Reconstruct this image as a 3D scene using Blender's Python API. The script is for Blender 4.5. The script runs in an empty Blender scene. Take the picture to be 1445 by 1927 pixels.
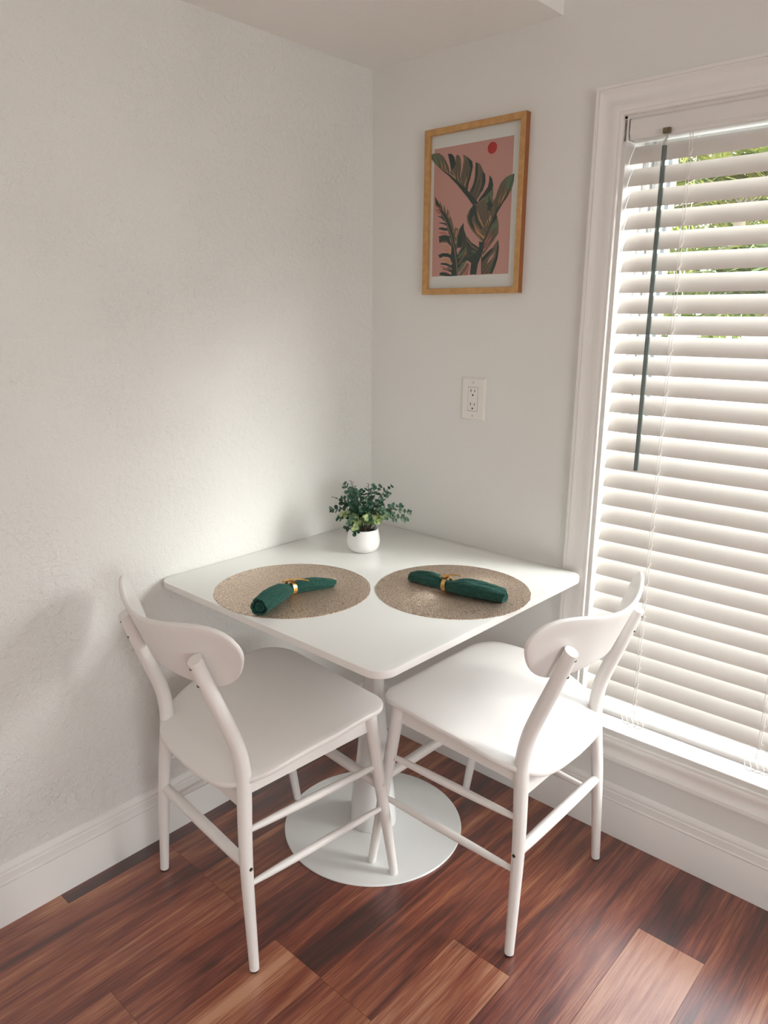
import bpy, bmesh, math, random
from mathutils import Vector, Matrix
from mathutils.geometry import tessellate_polygon
random.seed(7)
COL = bpy.context.scene.collection
PI = math.pi
R = math.radians

# ---------------------------------------------------------------- helpers
def tag(o, label=None, cat=None, group=None, kind=None):
    if label: o['label'] = label
    if cat: o['category'] = cat
    if group: o['group'] = group
    if kind: o['kind'] = kind
    return o

def empty(name, loc, rz=0.0, **k):
    o = bpy.data.objects.new(name, None)
    o.empty_display_size = 0.05
    COL.objects.link(o)
    o.location = loc
    o.rotation_euler = (0, 0, rz)
    return tag(o, **k)

def obj(name, bm, mats, parent=None, smooth=None, bevel=0.0, **k):
    """one bmesh -> one object; smooth = auto-smooth angle in degrees"""
    if bevel:
        es = [e for e in bm.edges if len(e.link_faces) == 2 and e.calc_face_angle(0) > R(35)]
        bmesh.ops.bevel(bm, geom=es, offset=bevel, segments=2, affect='EDGES', profile=0.7)
    bmesh.ops.recalc_face_normals(bm, faces=bm.faces[:])
    if smooth is not None:
        a = R(smooth)
        for f in bm.faces: f.smooth = True
        for e in bm.edges:
            if len(e.link_faces) == 2 and e.calc_face_angle(0) > a: e.smooth = False
    me = bpy.data.meshes.new(name)
    bm.to_mesh(me); bm.free()
    for m in (mats if isinstance(mats, (list, tuple)) else [mats]): me.materials.append(m)
    o = bpy.data.objects.new(name, me)
    COL.objects.link(o)
    if parent: o.parent = parent
    return tag(o, **k)

def box(bm, x0, x1, y0, y1, z0, z1, mi=0):
    v = [bm.verts.new(p) for p in ((x0,y0,z0),(x1,y0,z0),(x1,y1,z0),(x0,y1,z0),(x0,y0,z1),(x1,y0,z1),(x1,y1,z1),(x0,y1,z1))]
    for q in ((0,3,2,1),(4,5,6,7),(0,1,5,4),(1,2,6,5),(2,3,7,6),(3,0,4,7)):
        bm.faces.new([v[i] for i in q]).material_index = mi
    return v

def frames(pts):
    pts = [Vector(p) for p in pts]; out = []
    up = None
    for i, p in enumerate(pts):
        t = (pts[min(i+1, len(pts)-1)] - pts[max(i-1, 0)]).normalized()
        if up is None:
            up = Vector((0,0,1)) if abs(t.z) < .9 else Vector((1,0,0))
        s = t.cross(up).normalized(); up = s.cross(t).normalized()
        out.append((p, s, up))
    return out

def tube(bm, pts, rad, n=20, cap=True, dome=0.0, mi=0):
    """round bar along points; rad = float or list"""
    fr = frames(pts)
    rads = rad if isinstance(rad, (list, tuple)) else [rad]*len(pts)
    rings = []
    for (p, s, u), r in zip(fr, rads):
        rings.append([bm.verts.new(p + s*math.cos(a)*r + u*math.sin(a)*r) for a in [2*PI*k/n for k in range(n)]])
    for a, b in zip(rings, rings[1:]):
        for k in range(n):
            bm.faces.new((a[k], a[(k+1) % n], b[(k+1) % n], b[k])).material_index = mi
    if cap:
        for ring in (rings[0][::-1], rings[-1]): bm.faces.new(ring).material_index = mi
    return rings

def catmull(pts, sub=6):
    P = [Vector(p) for p in pts]; out = []
    for i in range(len(P)-1):
        p0, p1, p2, p3 = P[max(i-1,0)], P[i], P[i+1], P[min(i+2, len(P)-1)]
        for k in range(sub):
            t = k/sub
            out.append(0.5*((2*p1)+(p2-p0)*t+(2*p0-5*p1+4*p2-p3)*t*t+(3*p1-p0-3*p2+p3)*t**3))
    out.append(P[-1]); return out

def lathe(bm, prof, n=64, c=(0,0), mi=0):
    rings = []
    for r, z in prof:
        if r < 1e-6: rings.append([bm.verts.new((c[0], c[1], z))])
        else: rings.append([bm.verts.new((c[0]+r*math.cos(2*PI*k/n), c[1]+r*math.sin(2*PI*k/n), z)) for k in range(n)])
    for a, b in zip(rings, rings[1:]):
        for k in range(n):
            k2 = (k+1) % n
            if len(a) == 1 and len(b) == 1: continue
            if len(a) == 1: f = bm.faces.new((a[0], b[k2], b[k]))
            elif len(b) == 1: f = bm.faces.new((a[k], a[k2], b[0]))
            else: f = bm.faces.new((a[k], a[k2], b[k2], b[k]))
            f.material_index = mi

def sweep_profile(bm, path_pts, prof, dirs, mi=0, close=False):
    """prof = [(a,b)]: a along dirs[i][0], b along dirs[i][1] at each path point"""
    rings = []
    for p, (d1, d2) in zip(path_pts, dirs):
        p = Vector(p)
        rings.append([bm.verts.new(p + Vector(d1)*a + Vector(d2)*b) for a, b in prof])
    n = len(prof); m = len(rings)
    for i in range(m if close else m-1):
        a, b = rings[i], rings[(i+1) % m]
        for k in range(n):
            bm.faces.new((a[k], a[(k+1) % n], b[(k+1) % n], b[k])).material_index = mi
    if not close:
        bm.faces.new(rings[0][::-1]); bm.faces.new(rings[-1])

# ---------------------------------------------------------------- materials
def mat(name, col=(.8,.8,.8), rough=.5, metal=0.0, **kw):
    m = bpy.data.materials.new(name); m.use_nodes = True
    b = m.node_tree.nodes['Principled BSDF']
    b.inputs['Base Color'].default_value = (*col, 1)
    b.inputs['Roughness'].default_value = rough
    b.inputs['Metallic'].default_value = metal
    for k, v in kw.items(): b.inputs[k].default_value = v
    return m, m.node_tree.nodes, m.node_tree.links, b

def texco(N, L, scale=(1,1,1), out='Object'):
    t = N.new('ShaderNodeTexCoord'); mp = N.new('ShaderNodeMapping')
    mp.inputs['Scale'].default_value = scale
    L.new(t.outputs[out], mp.inputs[0]); return mp

def noise(N, L, vec, scale, detail=4, rough=.55, dist=0.0):
    n = N.new('ShaderNodeTexNoise'); n.inputs['Scale'].default_value = scale
    n.inputs['Detail'].default_value = detail; n.inputs['Roughness'].default_value = rough
    n.inputs['Distortion'].default_value = dist
    L.new(vec.outputs[0], n.inputs['Vector']); return n

def ramp(N, L, fac, stops):
    r = N.new('ShaderNodeValToRGB'); e = r.color_ramp.elements
    while len(e) < len(stops): e.new(.5)
    for el, (p, c) in zip(e, stops): el.position = p; el.color = (*c, 1) if len(c) == 3 else c
    L.new(fac, r.inputs[0]); return r

def bump(N, L, b, h, strength, dist, prev=None):
    n = N.new('ShaderNodeBump'); n.inputs['Strength'].default_value = strength; n.inputs['Distance'].default_value = dist
    L.new(h, n.inputs['Height'])
    if prev: L.new(prev.outputs[0], n.inputs['Normal'])
    L.new(n.outputs[0], b.inputs['Normal']); return n

def math_(N, L, op, a, b):
    n = N.new('ShaderNodeMath'); n.operation = op
    for i, v in enumerate((a, b)):
        if isinstance(v, (int, float)): n.inputs[i].default_value = v
        else: L.new(v, n.inputs[i])
    return n.outputs[0]

def plaster(name, col, s_fine, s_coarse, d_fine, d_coarse):
    m, N, L, b = mat(name, col, .62)
    mp = texco(N, L)
    n1 = noise(N, L, mp, s_coarse, 5, .6, .4)
    n2 = noise(N, L, mp, s_fine, 3, .6)
    n3 = noise(N, L, mp, 3.0, 2)
    mask = ramp(N, L, n3.outputs[0], [(.35, (.35,)*3), (.7, (1,)*3)])
    h = math_(N, L, 'MULTIPLY', n1.outputs[0], mask.outputs[0])
    b1 = bump(N, L, b, h, 1.0, d_coarse)
    bump(N, L, b, n2.outputs[0], 1.0, d_fine, b1)
    return m

M_wall_l = plaster('stucco_plaster', (.77,.775,.75), 170, 58, .0018, .0075)
M_wall_r = plaster('smooth_painted_wall', (.745,.75,.73), 190, 30, .0004, .0010)
M_ceil = plaster('ceiling_paint', (.87,.87,.845), 120, 26, .0006, .002)
M_trim = mat('white_trim_paint', (.80,.79,.77), .38)[0]
M_jamb = mat('white_jamb_paint', (.70,.69,.665), .45)[0]
M_vinyl = mat('window_vinyl', (.66,.67,.67), .35)[0]
M_white = mat('white_lacquer', (.80,.785,.765), .36, **{'Coat Weight': .15, 'Coat Roughness': .25})[0]
M_table = mat('white_table_top', (.80,.82,.80), .24, **{'Coat Weight': .25, 'Coat Roughness': .15})[0]
M_tedge = mat('table_edge', (.76,.745,.72), .4)[0]
M_metalw = mat('white_powder_coat', (.76,.775,.77), .2, **{'Coat Weight': .4, 'Coat Roughness': .08})[0]
M_glide = mat('dark_foot_pad', (.02,.02,.02), .7)[0]
M_screw = mat('screw_steel', (.10,.095,.09), .35, .9)[0]
M_plug = mat('white_plug', (.74,.71,.67), .45)[0]
M_plate = mat('outlet_plastic', (.78,.76,.72), .35)[0]
M_slot = mat('dark_slot', (.01,.01,.01), .8)[0]
M_pot = mat('matte_white_ceramic', (.80,.79,.78), .6)[0]
M_soil = mat('dark_filler', (.02,.018,.014), .9)[0]
M_gap = mat('dark_plank_seam_filler', (.05,.02,.014), .8)[0]  # dark brown base that shows in the plank seams

def blind_mat():
    m, N, L, b = mat('faux_wood_slat', (.74,.71,.675), .42)
    tr = N.new('ShaderNodeBsdfTranslucent'); tr.inputs[0].default_value = (.9,.84,.77,1)
    mx = N.new('ShaderNodeMixShader'); mx.inputs[0].default_value = .06
    L.new(b.outputs[0], mx.inputs[1]); L.new(tr.outputs[0], mx.inputs[2])
    L.new(mx.outputs[0], N['Material Output'].inputs[0])
    return m
M_slat = blind_mat()
M_rail = mat('blind_rail', (.74,.73,.715), .4)[0]
M_cord = mat('white_cord', (.85,.83,.79), .8)[0]
M_wand = mat('smoky_plastic_wand', (.16,.20,.19), .12, **{'Transmission Weight': .35})[0]
M_hook = mat('clear_hook', (.75,.74,.70), .15, **{'Transmission Weight': .5})[0]
M_clip = mat('aged_brass_clip', (.22,.18,.11), .4, .7)[0]

def glass_mat():
    m = bpy.data.materials.new('clear_glass'); m.use_nodes = True
    N, L = m.node_tree.nodes, m.node_tree.links; N.clear()
    o = N.new('ShaderNodeOutputMaterial'); t = N.new('ShaderNodeBsdfTransparent'); g = N.new('ShaderNodeBsdfGlossy')
    g.inputs['Roughness'].default_value = .02
    t.inputs[0].default_value = (.97,.98,.975,1)
    f = N.new('ShaderNodeFresnel'); f.inputs[0].default_value = 1.45
    mx = N.new('ShaderNodeMixShader')
    ge = N.new('ShaderNodeNewGeometry')
    L.new(math_(N, L, 'MULTIPLY', f.outputs[0], math_(N, L, 'SUBTRACT', 1.0, ge.outputs['Backfacing'])), mx.inputs[0]); L.new(t.outputs[0], mx.inputs[1]); L.new(g.outputs[0], mx.inputs[2]); L.new(mx.outputs[0], o.inputs[0])
    return m
M_glass = glass_mat()

def floor_mat():
    m, N, L, b = mat('mahogany_vinyl_planks', (.2,.06,.04), .42)
    at = N.new('ShaderNodeAttribute'); at.attribute_name = 'plank'   # r tone, g offset, b warmth
    sep = N.new('ShaderNodeSeparateColor'); L.new(at.outputs['Color'], sep.inputs[0])
    tc = N.new('ShaderNodeTexCoord')
    cmb = N.new('ShaderNodeCombineXYZ')
    L.new(math_(N, L, 'MULTIPLY', sep.outputs[1], 37.0), cmb.inputs[1]); L.new(math_(N, L, 'MULTIPLY', sep.outputs[1], 11.0), cmb.inputs[0])
    ad = N.new('ShaderNodeVectorMath'); ad.operation = 'ADD'
    L.new(tc.outputs['Object'], ad.inputs[0]); L.new(cmb.outputs[0], ad.inputs[1])
    def mp(s):
        q = N.new('ShaderNodeMapping'); q.inputs['Scale'].default_value = s; L.new(ad.outputs[0], q.inputs[0]); return q
    big = noise(N, L, mp((9, 1.3, 1)), 1.0, 3, .5, 1.1)
    streak = noise(N, L, mp((52, 1.9, 1)), 1.0, 6, .68, .6)
    fine = noise(N, L, mp((320, 7, 1)), 1.0, 3, .6, .25)
    v = math_(N, L, 'ADD', math_(N, L, 'MULTIPLY', big.outputs[0], 1.0), math_(N, L, 'MULTIPLY', streak.outputs[0], .85))
    hair = noise(N, L, mp((900, 14, 1)), 1.0, 2, .6, .1)
    v = math_(N, L, 'ADD', v, math_(N, L, 'MULTIPLY', fine.outputs[0], .46))
    v = math_(N, L, 'ADD', v, math_(N, L, 'MULTIPLY', hair.outputs[0], .38))
    v = math_(N, L, 'SUBTRACT', v, 1.32)            # around 0
    v = math_(N, L, 'MULTIPLY', v, 1.35)
    v = math_(N, L, 'ADD', v, sep.outputs[0])
    cr = ramp(N, L, v, [(.05, (.030,.012,.010)), (.28, (.078,.018,.012)), (.48, (.175,.042,.024)), (.68, (.285,.094,.045)), (.88, (.42,.205,.112)), (1.0, (.50,.28,.165))])
    mixc = N.new('ShaderNodeMix'); mixc.data_type = 'RGBA'; mixc.blend_type = 'MULTIPLY'; mixc.inputs['Factor'].default_value = 1.0
    L.new(cr.outputs[0], mixc.inputs['A'])
    wr = ramp(N, L, sep.outputs[2], [(0, (.98,.86,.96)), (1, (1.08,1.0,.85))])
    L.new(wr.outputs[0], mixc.inputs['B'])
    L.new(mixc.outputs['Result'], b.inputs['Base Color'])
    rr = ramp(N, L, fine.outputs[0], [(.3, (.30,)*3), (.75, (.44,)*3)])
    L.new(rr.outputs[0], b.inputs['Roughness'])
    b.inputs['Specular IOR Level'].default_value = .75; b.inputs['Coat Weight'].default_value = .8; b.inputs['Coat Roughness'].default_value = .24
    bump(N, L, b, fine.outputs[0], .55, .0010)
    return m
M_floor = floor_mat()

def mat_placemat():
    m, N, L, b = mat('bronze_lace_vinyl', (.5,.36,.25), .33, .85)
    mp = texco(N, L)
    # polar coordinates so the lace runs outwards from the middle
    sp = N.new('ShaderNodeSeparateXYZ'); L.new(mp.outputs[0], sp.inputs[0])
    ln = N.new('ShaderNodeVectorMath'); ln.operation = 'LENGTH'; L.new(mp.outputs[0], ln.inputs[0])
    ang = math_(N, L, 'ARCTAN2', sp.outputs[1], sp.outputs[0])
    cb = N.new('ShaderNodeCombineXYZ')
    L.new(math_(N, L, 'MULTIPLY', ang, 52.0), cb.inputs[0]); L.new(math_(N, L, 'MULTIPLY', ln.outputs['Value'], 130.0), cb.inputs[1])
    v1 = N.new('ShaderNodeTexVoronoi'); v1.feature = 'DISTANCE_TO_EDGE'; v1.inputs['Scale'].default_value = 1.0
    L.new(cb.outputs[0], v1.inputs['Vector'])
    v2 = N.new('ShaderNodeTexVoronoi'); v2.feature = 'DISTANCE_TO_EDGE'; v2.inputs['Scale'].default_value = 420
    L.new(mp.outputs[0], v2.inputs['Vector'])
    h = math_(N, L, 'ADD', math_(N, L, 'MINIMUM', v1.outputs['Distance'], .22), math_(N, L, 'MULTIPLY', v2.outputs['Distance'], .35))
    cr = ramp(N, L, h, [(.03, (.20,.135,.095)), (.13, (.66,.51,.39)), (.38, (.93,.81,.68))])
    L.new(cr.outputs[0], b.inputs['Base Color'])
    bump(N, L, b, h, 1.0, .0030)
    return m
M_placemat = mat_placemat()
M_gold = mat('brushed_gold', (.83,.52,.20), .24, 1.0)[0]

def mat_napkin():
    m, N, L, b = mat('dark_green_cotton', (.006,.052,.040), .9, **{'Sheen Weight': .2, 'Sheen Roughness': .5})
    b.inputs['Sheen Tint'].default_value = (.25,.6,.5,1)
    mp = texco(N, L)
    n = noise(N, L, mp, 230, 3); w = N.new('ShaderNodeTexWave'); w.inputs['Scale'].default_value = 55; w.inputs['Distortion'].default_value = 6; w.inputs['Detail'].default_value = 2
    L.new(mp.outputs[0], w.inputs['Vector'])
    h = math_(N, L, 'ADD', n.outputs[0], math_(N, L, 'MULTIPLY', w.outputs[0], .6))
    cr = ramp(N, L, n.outputs[0], [(.3, (.003,.036,.027)), (.75, (.010,.080,.060))]); L.new(cr.outputs[0], b.inputs['Base Color'])
    bump(N, L, b, h, .7, .0012)
    return m
M_napkin = mat_napkin()

def mat_framewood():
    m, N, L, b = mat('golden_oak_frame', (.50,.27,.09), .45)
    mp = texco(N, L, (60, 60, 60)); n = noise(N, L, mp, 1.0, 4)
    cr = ramp(N, L, n.outputs[0], [(.3, (.44,.235,.075)), (.7, (.56,.33,.13))]); L.new(cr.outputs[0], b.inputs['Base Color'])
    return m
M_fwood = mat_framewood()
M_fside = mat('stained_frame_side', (.30,.105,.030), .5)[0]
def leafmat(name, c1, c2, sc=60):
    m, N, L, b = mat(name, c1, .5, **{'Specular IOR Level': .35})
    n = noise(N, L, texco(N, L), sc, 2); cr = ramp(N, L, n.outputs[0], [(.35, c1), (.68, c2)]); L.new(cr.outputs[0], b.inputs['Base Color'])
    tr = N.new('ShaderNodeBsdfTranslucent'); L.new(cr.outputs[0], tr.inputs[0])
    mx = N.new('ShaderNodeMixShader'); mx.inputs[0].default_value = .22
    L.new(b.outputs[0], mx.inputs[1]); L.new(tr.outputs[0], mx.inputs[2]); L.new(mx.outputs[0], N['Material Output'].inputs[0])
    return m
M_lf = [leafmat('eucalyptus_blue_green', (.045,.115,.080), (.115,.22,.155)), leafmat('eucalyptus_deep_green', (.018,.065,.038), (.055,.135,.080)),
        leafmat('eucalyptus_pale_yellow_green', (.20,.30,.10), (.50,.58,.32)), leafmat('eucalyptus_sage', (.10,.21,.13), (.20,.32,.21))]
M_twig = mat('twig_brown', (.06,.045,.03), .8)[0]
M_palm = [leafmat('palm_green', (.10,.15,.03), (.19,.24,.06), 4), leafmat('palm_yellow_green', (.22,.24,.05), (.33,.32,.10), 4), leafmat('palm_dark', (.05,.09,.03), (.10,.15,.06), 4)]
M_bark = mat('palm_bark', (.30,.26,.20), .9)[0]
M_ext = mat('white_exterior_stucco', (.80,.79,.77), .8)[0]
def mat_siding():
    m, N, L, b = mat('ribbed_grey_siding', (.30,.32,.32), .6)
    w = N.new('ShaderNodeTexWave'); w.inputs['Scale'].default_value = 14; w.bands_direction = 'Y'
    L.new(texco(N, L).outputs[0], w.inputs['Vector'])
    cr = ramp(N, L, w.outputs[0], [(.0, (.20,.22,.23)), (.35, (.30,.32,.33))]); L.new(cr.outputs[0], b.inputs['Base Color'])
    return m
M_siding = mat_siding()
def mat_ground():
    m, N, L, b = mat('pale_concrete', (.55,.54,.51), .85)
    n = noise(N, L, texco(N, L), 3, 5); cr = ramp(N, L, n.outputs[0], [(.3, (.30,.29,.27)), (.7, (.38,.37,.34))]); L.new(cr.outputs[0], b.inputs['Base Color'])
    return m
M_ground = mat_ground()

# ---------------------------------------------------------------- room shell
RX, RY, CZ = 4.3, -4.3, 2.46
WX0, WX1, WZ0, WZ1 = .794, 2.36, .297, 1.849      # window opening
WT = .16                                           # wall thickness

def wall_with_hole(name, axis, a0, a1, d0, d1, z1, hole, m):
    """axis 'x': wall runs in x between a0..a1 with thickness d0..d1 in y"""
    bm = bmesh.new()
    h0, h1, hz0, hz1 = hole
    def bx(p0, p1, q0, q1):
        if p1-p0 < 1e-6 or q1-q0 < 1e-6: return
        if axis == 'x': box(bm, p0, p1, d0, d1, q0, q1)
        else: box(bm, d0, d1, p0, p1, q0, q1)
    bx(a0, h0, 0, z1); bx(h1, a1, 0, z1); bx(h0, h1, 0, hz0); bx(h0, h1, hz1, z1)
    return obj(name, bm, m, kind='structure')

bm = bmesh.new(); box(bm, -.14, 0, RY-.14, WT, 0, CZ)
obj('wall_left', bm, M_wall_l, kind='structure')
wall_with_hole('wall_right', 'x', 0, RX+.14, 0, WT, CZ, (WX0, WX1, WZ0, WZ1), M_wall_r)

UY0, UY1, UZ0, UZ1 = (-3.2, -1.4, .6, 2.0)
wall_with_hole('wall_back', 'y', RY, 0, RX, RX+.14, CZ, (UY0, UY1, UZ0, UZ1), M_wall_r)
bm = bmesh.new(); box(bm, 0, RX+.14, RY-.14, RY, 0, CZ)
obj('wall_front', bm, M_wall_r, kind='structure')

# ceiling: lowered soffit strip along the left wall, higher ceiling beyond its edge
bm = bmesh.new(); box(bm, 0, .617, RY, 0, 2.094, CZ); box(bm, .617, RX, RY, 0, CZ, CZ+.1); box(bm, 0, .617, RY, 0, CZ, CZ+.1)
obj('ceiling', bm, M_ceil, kind='structure')

# floor planks
def build_floor():
    bm = bmesh.new()
    lay = bm.verts.layers.float_color.new('plank')
    known = {0: [-1.149], 1: [-.868], 3: [-1.205], 4: [-.88], 6: [-.60], 8: [-.279]}
    # tone per plank from the far end (y = 0) towards the camera
    tones = {0: [.16, .60, .5], 1: [.44, .56, .7], 2: [.50, .56, .8], 3: [.42, .60, .5], 4: [.36, .72, .55], 5: [.48, .62, .6], 6: [.47, .74, .7],
             7: [.46, .58, .4], 8: [.38, .84, .8], 9: [.46, .70, .6]}  # light near tones here: plank colour with window reflection put in
    PW = .1525; x = .058
    cols = [(-.0, .058)]
    while x < RX: cols.append((x, min(x+PW, RX))); x += PW
    rnd = random.Random(3)
    for i, (x0, x1) in enumerate(cols):
        e0 = known.get(i, [-(.2+1.0*rnd.random())])[0]
        cuts = [0.0]; y = e0
        while y > RY: cuts.append(y); y -= 1.22
        cuts.append(RY)
        for j in range(len(cuts)-1):
            tl = tones.get(i, [])
            tone = tl[j] if j < len(tl) else .35+.3*rnd.random()
            c = (tone, rnd.random(), rnd.random(), 1)
            g = .00035
            vs = [bm.verts.new(p) for p in ((x0+g, cuts[j+1]+g, 0), (x1-g, cuts[j+1]+g, 0), (x1-g, cuts[j]-g, 0), (x0+g, cuts[j]-g, 0))]
            for v in vs: v[lay] = c
            bm.faces.new(vs)
    vs = box(bm, 0, RX, RY, 0, -.05, -.0012, 1)
    for v in vs: v[lay] = (0, 0, 0, 1)
    return obj('floor', bm, [M_floor, M_gap], kind='structure')
build_floor()

# baseboards (profile: depth from wall, height)
BB = [(0,0),(.016,0),(.016,.102),(.0145,.105),(.0165,.1075),(.0165,.110),(.0125,.1125),(.0115,.131),(.0085,.134),(.0095,.137),(.0085,.142),(.004,.149),(0,.152)]
bm = bmesh.new(); sweep_profile(bm, [(0,0,0),(0,RY,0)], BB, [((1,0,0),(0,0,1))]*2)
obj('baseboard_left', bm, M_trim, kind='structure', smooth=40)
bm = bmesh.new(); sweep_profile(bm, [(0,0,0),(RX,0,0)], BB, [((0,-1,0),(0,0,1))]*2)
obj('baseboard_right', bm, M_trim, kind='structure', smooth=40)
bm = bmesh.new(); sweep_profile(bm, [(.0,RY,0),(.83,RY,0)], BB, [((0,1,0),(0,0,1))]*2)
obj('baseboard_front', bm, M_trim, kind='structure', smooth=40)
bm = bmesh.new(); sweep_profile(bm, [(RX,0,0),(RX,RY,0)], BB, [((-1,0,0),(0,0,1))]*2)
obj('baseboard_back', bm, M_trim, kind='structure', smooth=40)

# ---------------------------------------------------------------- window 1 (right wall)
def rect_frame(bm, x0, x1, z0, z1, w, y0, y1, mi=0):
    box(bm, x0, x1, y0, y1, z0, z0+w, mi); box(bm, x0, x1, y0, y1, z1-w, z1, mi)
    box(bm, x0, x0+w, y0, y1, z0+w, z1-w, mi); box(bm, x1-w, x1, y0, y1, z0+w, z1-w, mi)

win = empty('window_1', ((WX0+WX1)/2, 0, WZ0), kind='structure')
def win_obj(name, bm, m, parent=None, **k):
    bmesh.ops.translate(bm, verts=bm.verts[:], vec=-Vector(((WX0+WX1)/2, 0, WZ0)))
    return obj(name, bm, m, parent or win, **k)
# mitred casing: profile (outwards from opening edge, depth into the room)
CAS = [(0,0),(0,.010),(.002,.0125),(.007,.0125),(.0085,.011),(.011,.0135),(.015,.0150),(.022,.0150),(.027,.0135),(.034,.0115),(.042,.0115),(.050,.0150),(.056,.0185),(.0575,.0185),(.0595,.0165),(.061,.0185),(.067,.0185),(.068,.0175),(.068,0)]
bm = bmesh.new(); s2 = 1.0
corners = [((WX0,0,WZ0),((-1,0,-1),(0,-1,0))), ((WX1,0,WZ0),((1,0,-1),(0,-1,0))), ((WX1,0,WZ1),((1,0,1),(0,-1,0))), ((WX0,0,WZ1),((-1,0,1),(0,-1,0)))]
sweep_profile(bm, [c[0] for c in corners], CAS, [c[1] for c in corners], close=True)
win_obj('casing', bm, M_trim, smooth=30)
bm = bmesh.new()   # jamb lining
box(bm, WX0-.002, WX0+.010, -.004, .125, WZ0, WZ1); box(bm, WX1-.010, WX1+.002, -.004, .125, WZ0, WZ1)
box(bm, WX0, WX1, -.004, .125, WZ1-.008, WZ1+.002)
win_obj('jamb', bm, M_jamb, bevel=.0015)
bm = bmesh.new(); box(bm, WX0+.010, WX1-.010, -.006, .125, WZ0-.004, WZ0+.016)
win_obj('sill', bm, M_jamb, bevel=.003)
bm = bmesh.new(); rect_frame(bm, WX0+.010, WX1-.010, WZ0+.016, WZ1-.008, .014, .098, .150)
win_obj('frame', bm, M_vinyl, bevel=.0015)
zs = 1.02
XM = (WX0+WX1)/2
for nm, xa, xb, y0 in (('sash', WX0+.026, XM+.018, .118), ('sash', XM-.018, WX1-.026, .100)):
    z0, z1 = WZ0+.030, WZ1-.022
    bm = bmesh.new(); rect_frame(bm, xa, xb, z0, z1, .030, y0, y0+.016)
    rect_frame(bm, xa+.004, xb-.004, z0+.004, z1-.004, .004, y0-.003, y0)
    s = win_obj(nm, bm, M_vinyl, bevel=.001)
    bm = bmesh.new(); box(bm, xa+.029, xb-.029, y0+.006, y0+.009, z0+.029, z1-.029)
    win_obj('pane', bm, M_glass, s)
# unseen window behind the camera, added and sized for fill light
w2 = empty('fill_window', (RX, (UY0+UY1)/2, UZ0), kind='structure')
bm = bmesh.new(); hw = (UY1-UY0)/2; hh = UZ1-UZ0
for a, b in ((-hw, -.02), (.02, hw)):
    box(bm, .04, .09, a, a+.04, 0, hh); box(bm, .04, .09, b-.04, b, 0, hh)
    box(bm, .04, .09, a+.04, b-.04, 0, .04); box(bm, .04, .09, a+.04, b-.04, hh-.04, hh)
obj('frame', bm, M_vinyl, w2, bevel=.002)

# ---------------------------------------------------------------- venetian blind
SX0, SX1 = .806, 2.348
BY = .030
blind = empty('venetian_blind', ((SX0+SX1)/2, BY, WZ0+.03), label='white wide-slat venetian blind hanging in the window, tilted half shut', cat='window blind')
BO = Vector(((SX0+SX1)/2, BY, WZ0+.03))
def bobj(name, bm, m, parent=None, **k):
    bmesh.ops.translate(bm, verts=bm.verts[:], vec=-BO)
    return obj(name, bm, m, parent or blind, **k)
bm = bmesh.new()   # head rail with its valance: rounded front
pr = [(-.030,0),(-.030,.006),(-.0335,.012),(-.0335,.040),(-.030,.046),(-.026,.048),(.022,.048),(.022,0)]
sweep_profile(bm, [(SX0+.004, BY, 1.797),(SX1-.004, BY, 1.797)], pr, [((0,1,0),(0,0,1))]*2)
bobj('headrail', bm, M_rail, smooth=30)
for x in (SX0-.0105, SX1+.0005):
    bm = bmesh.new(); box(bm, x, x+.0105, BY-.034, BY+.022, 1.793, 1.842)
    bobj('bracket', bm, M_rail, bevel=.0015)
# one slat: crowned thin board, inner edge low
TH = R(57); SWID = .050
def slat_mesh(ang=TH, wid=SWID, thick=.0030, crown=.0022):
    bm = bmesh.new(); n = 8; prof = []
    for s in (1, -1):
        for i in range(n+1):
            t = -1+2*i/n if s == 1 else 1-2*i/n
            a = t*wid/2; b = crown*(1-t*t)+s*thick/2*(1 if abs(t) < .99 else .6)
            prof.append((a*math.cos(ang)-b*math.sin(ang), a*math.sin(ang)+b*math.cos(ang)))
    L_ = (SX1-SX0)/2
    sweep_profile(bm, [(-L_,0,0),(L_,0,0)], prof, [((0,1,0),(0,0,1))]*2)
    return bm
z_in0 = 1.747
slat0 = None
for i in range(29):
    zc = z_in0 - i*.0482 + .021
    if slat0 is None:
        slat0 = obj('slat', slat_mesh(), M_slat, blind, smooth=50); s = slat0
    else:
        s = slat0.copy(); COL.objects.link(s); s.parent = blind
    s.location = (0, 0, zc-BO.z)
    s.rotation_euler = (R(random.uniform(-.8, .8)), 0, 0)
bm = slat_mesh(R(28), .050, .014, .0)
br = obj('bottom_rail', bm, M_rail, blind, smooth=40); br.location = (0, -.004, .362-BO.z)
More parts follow.
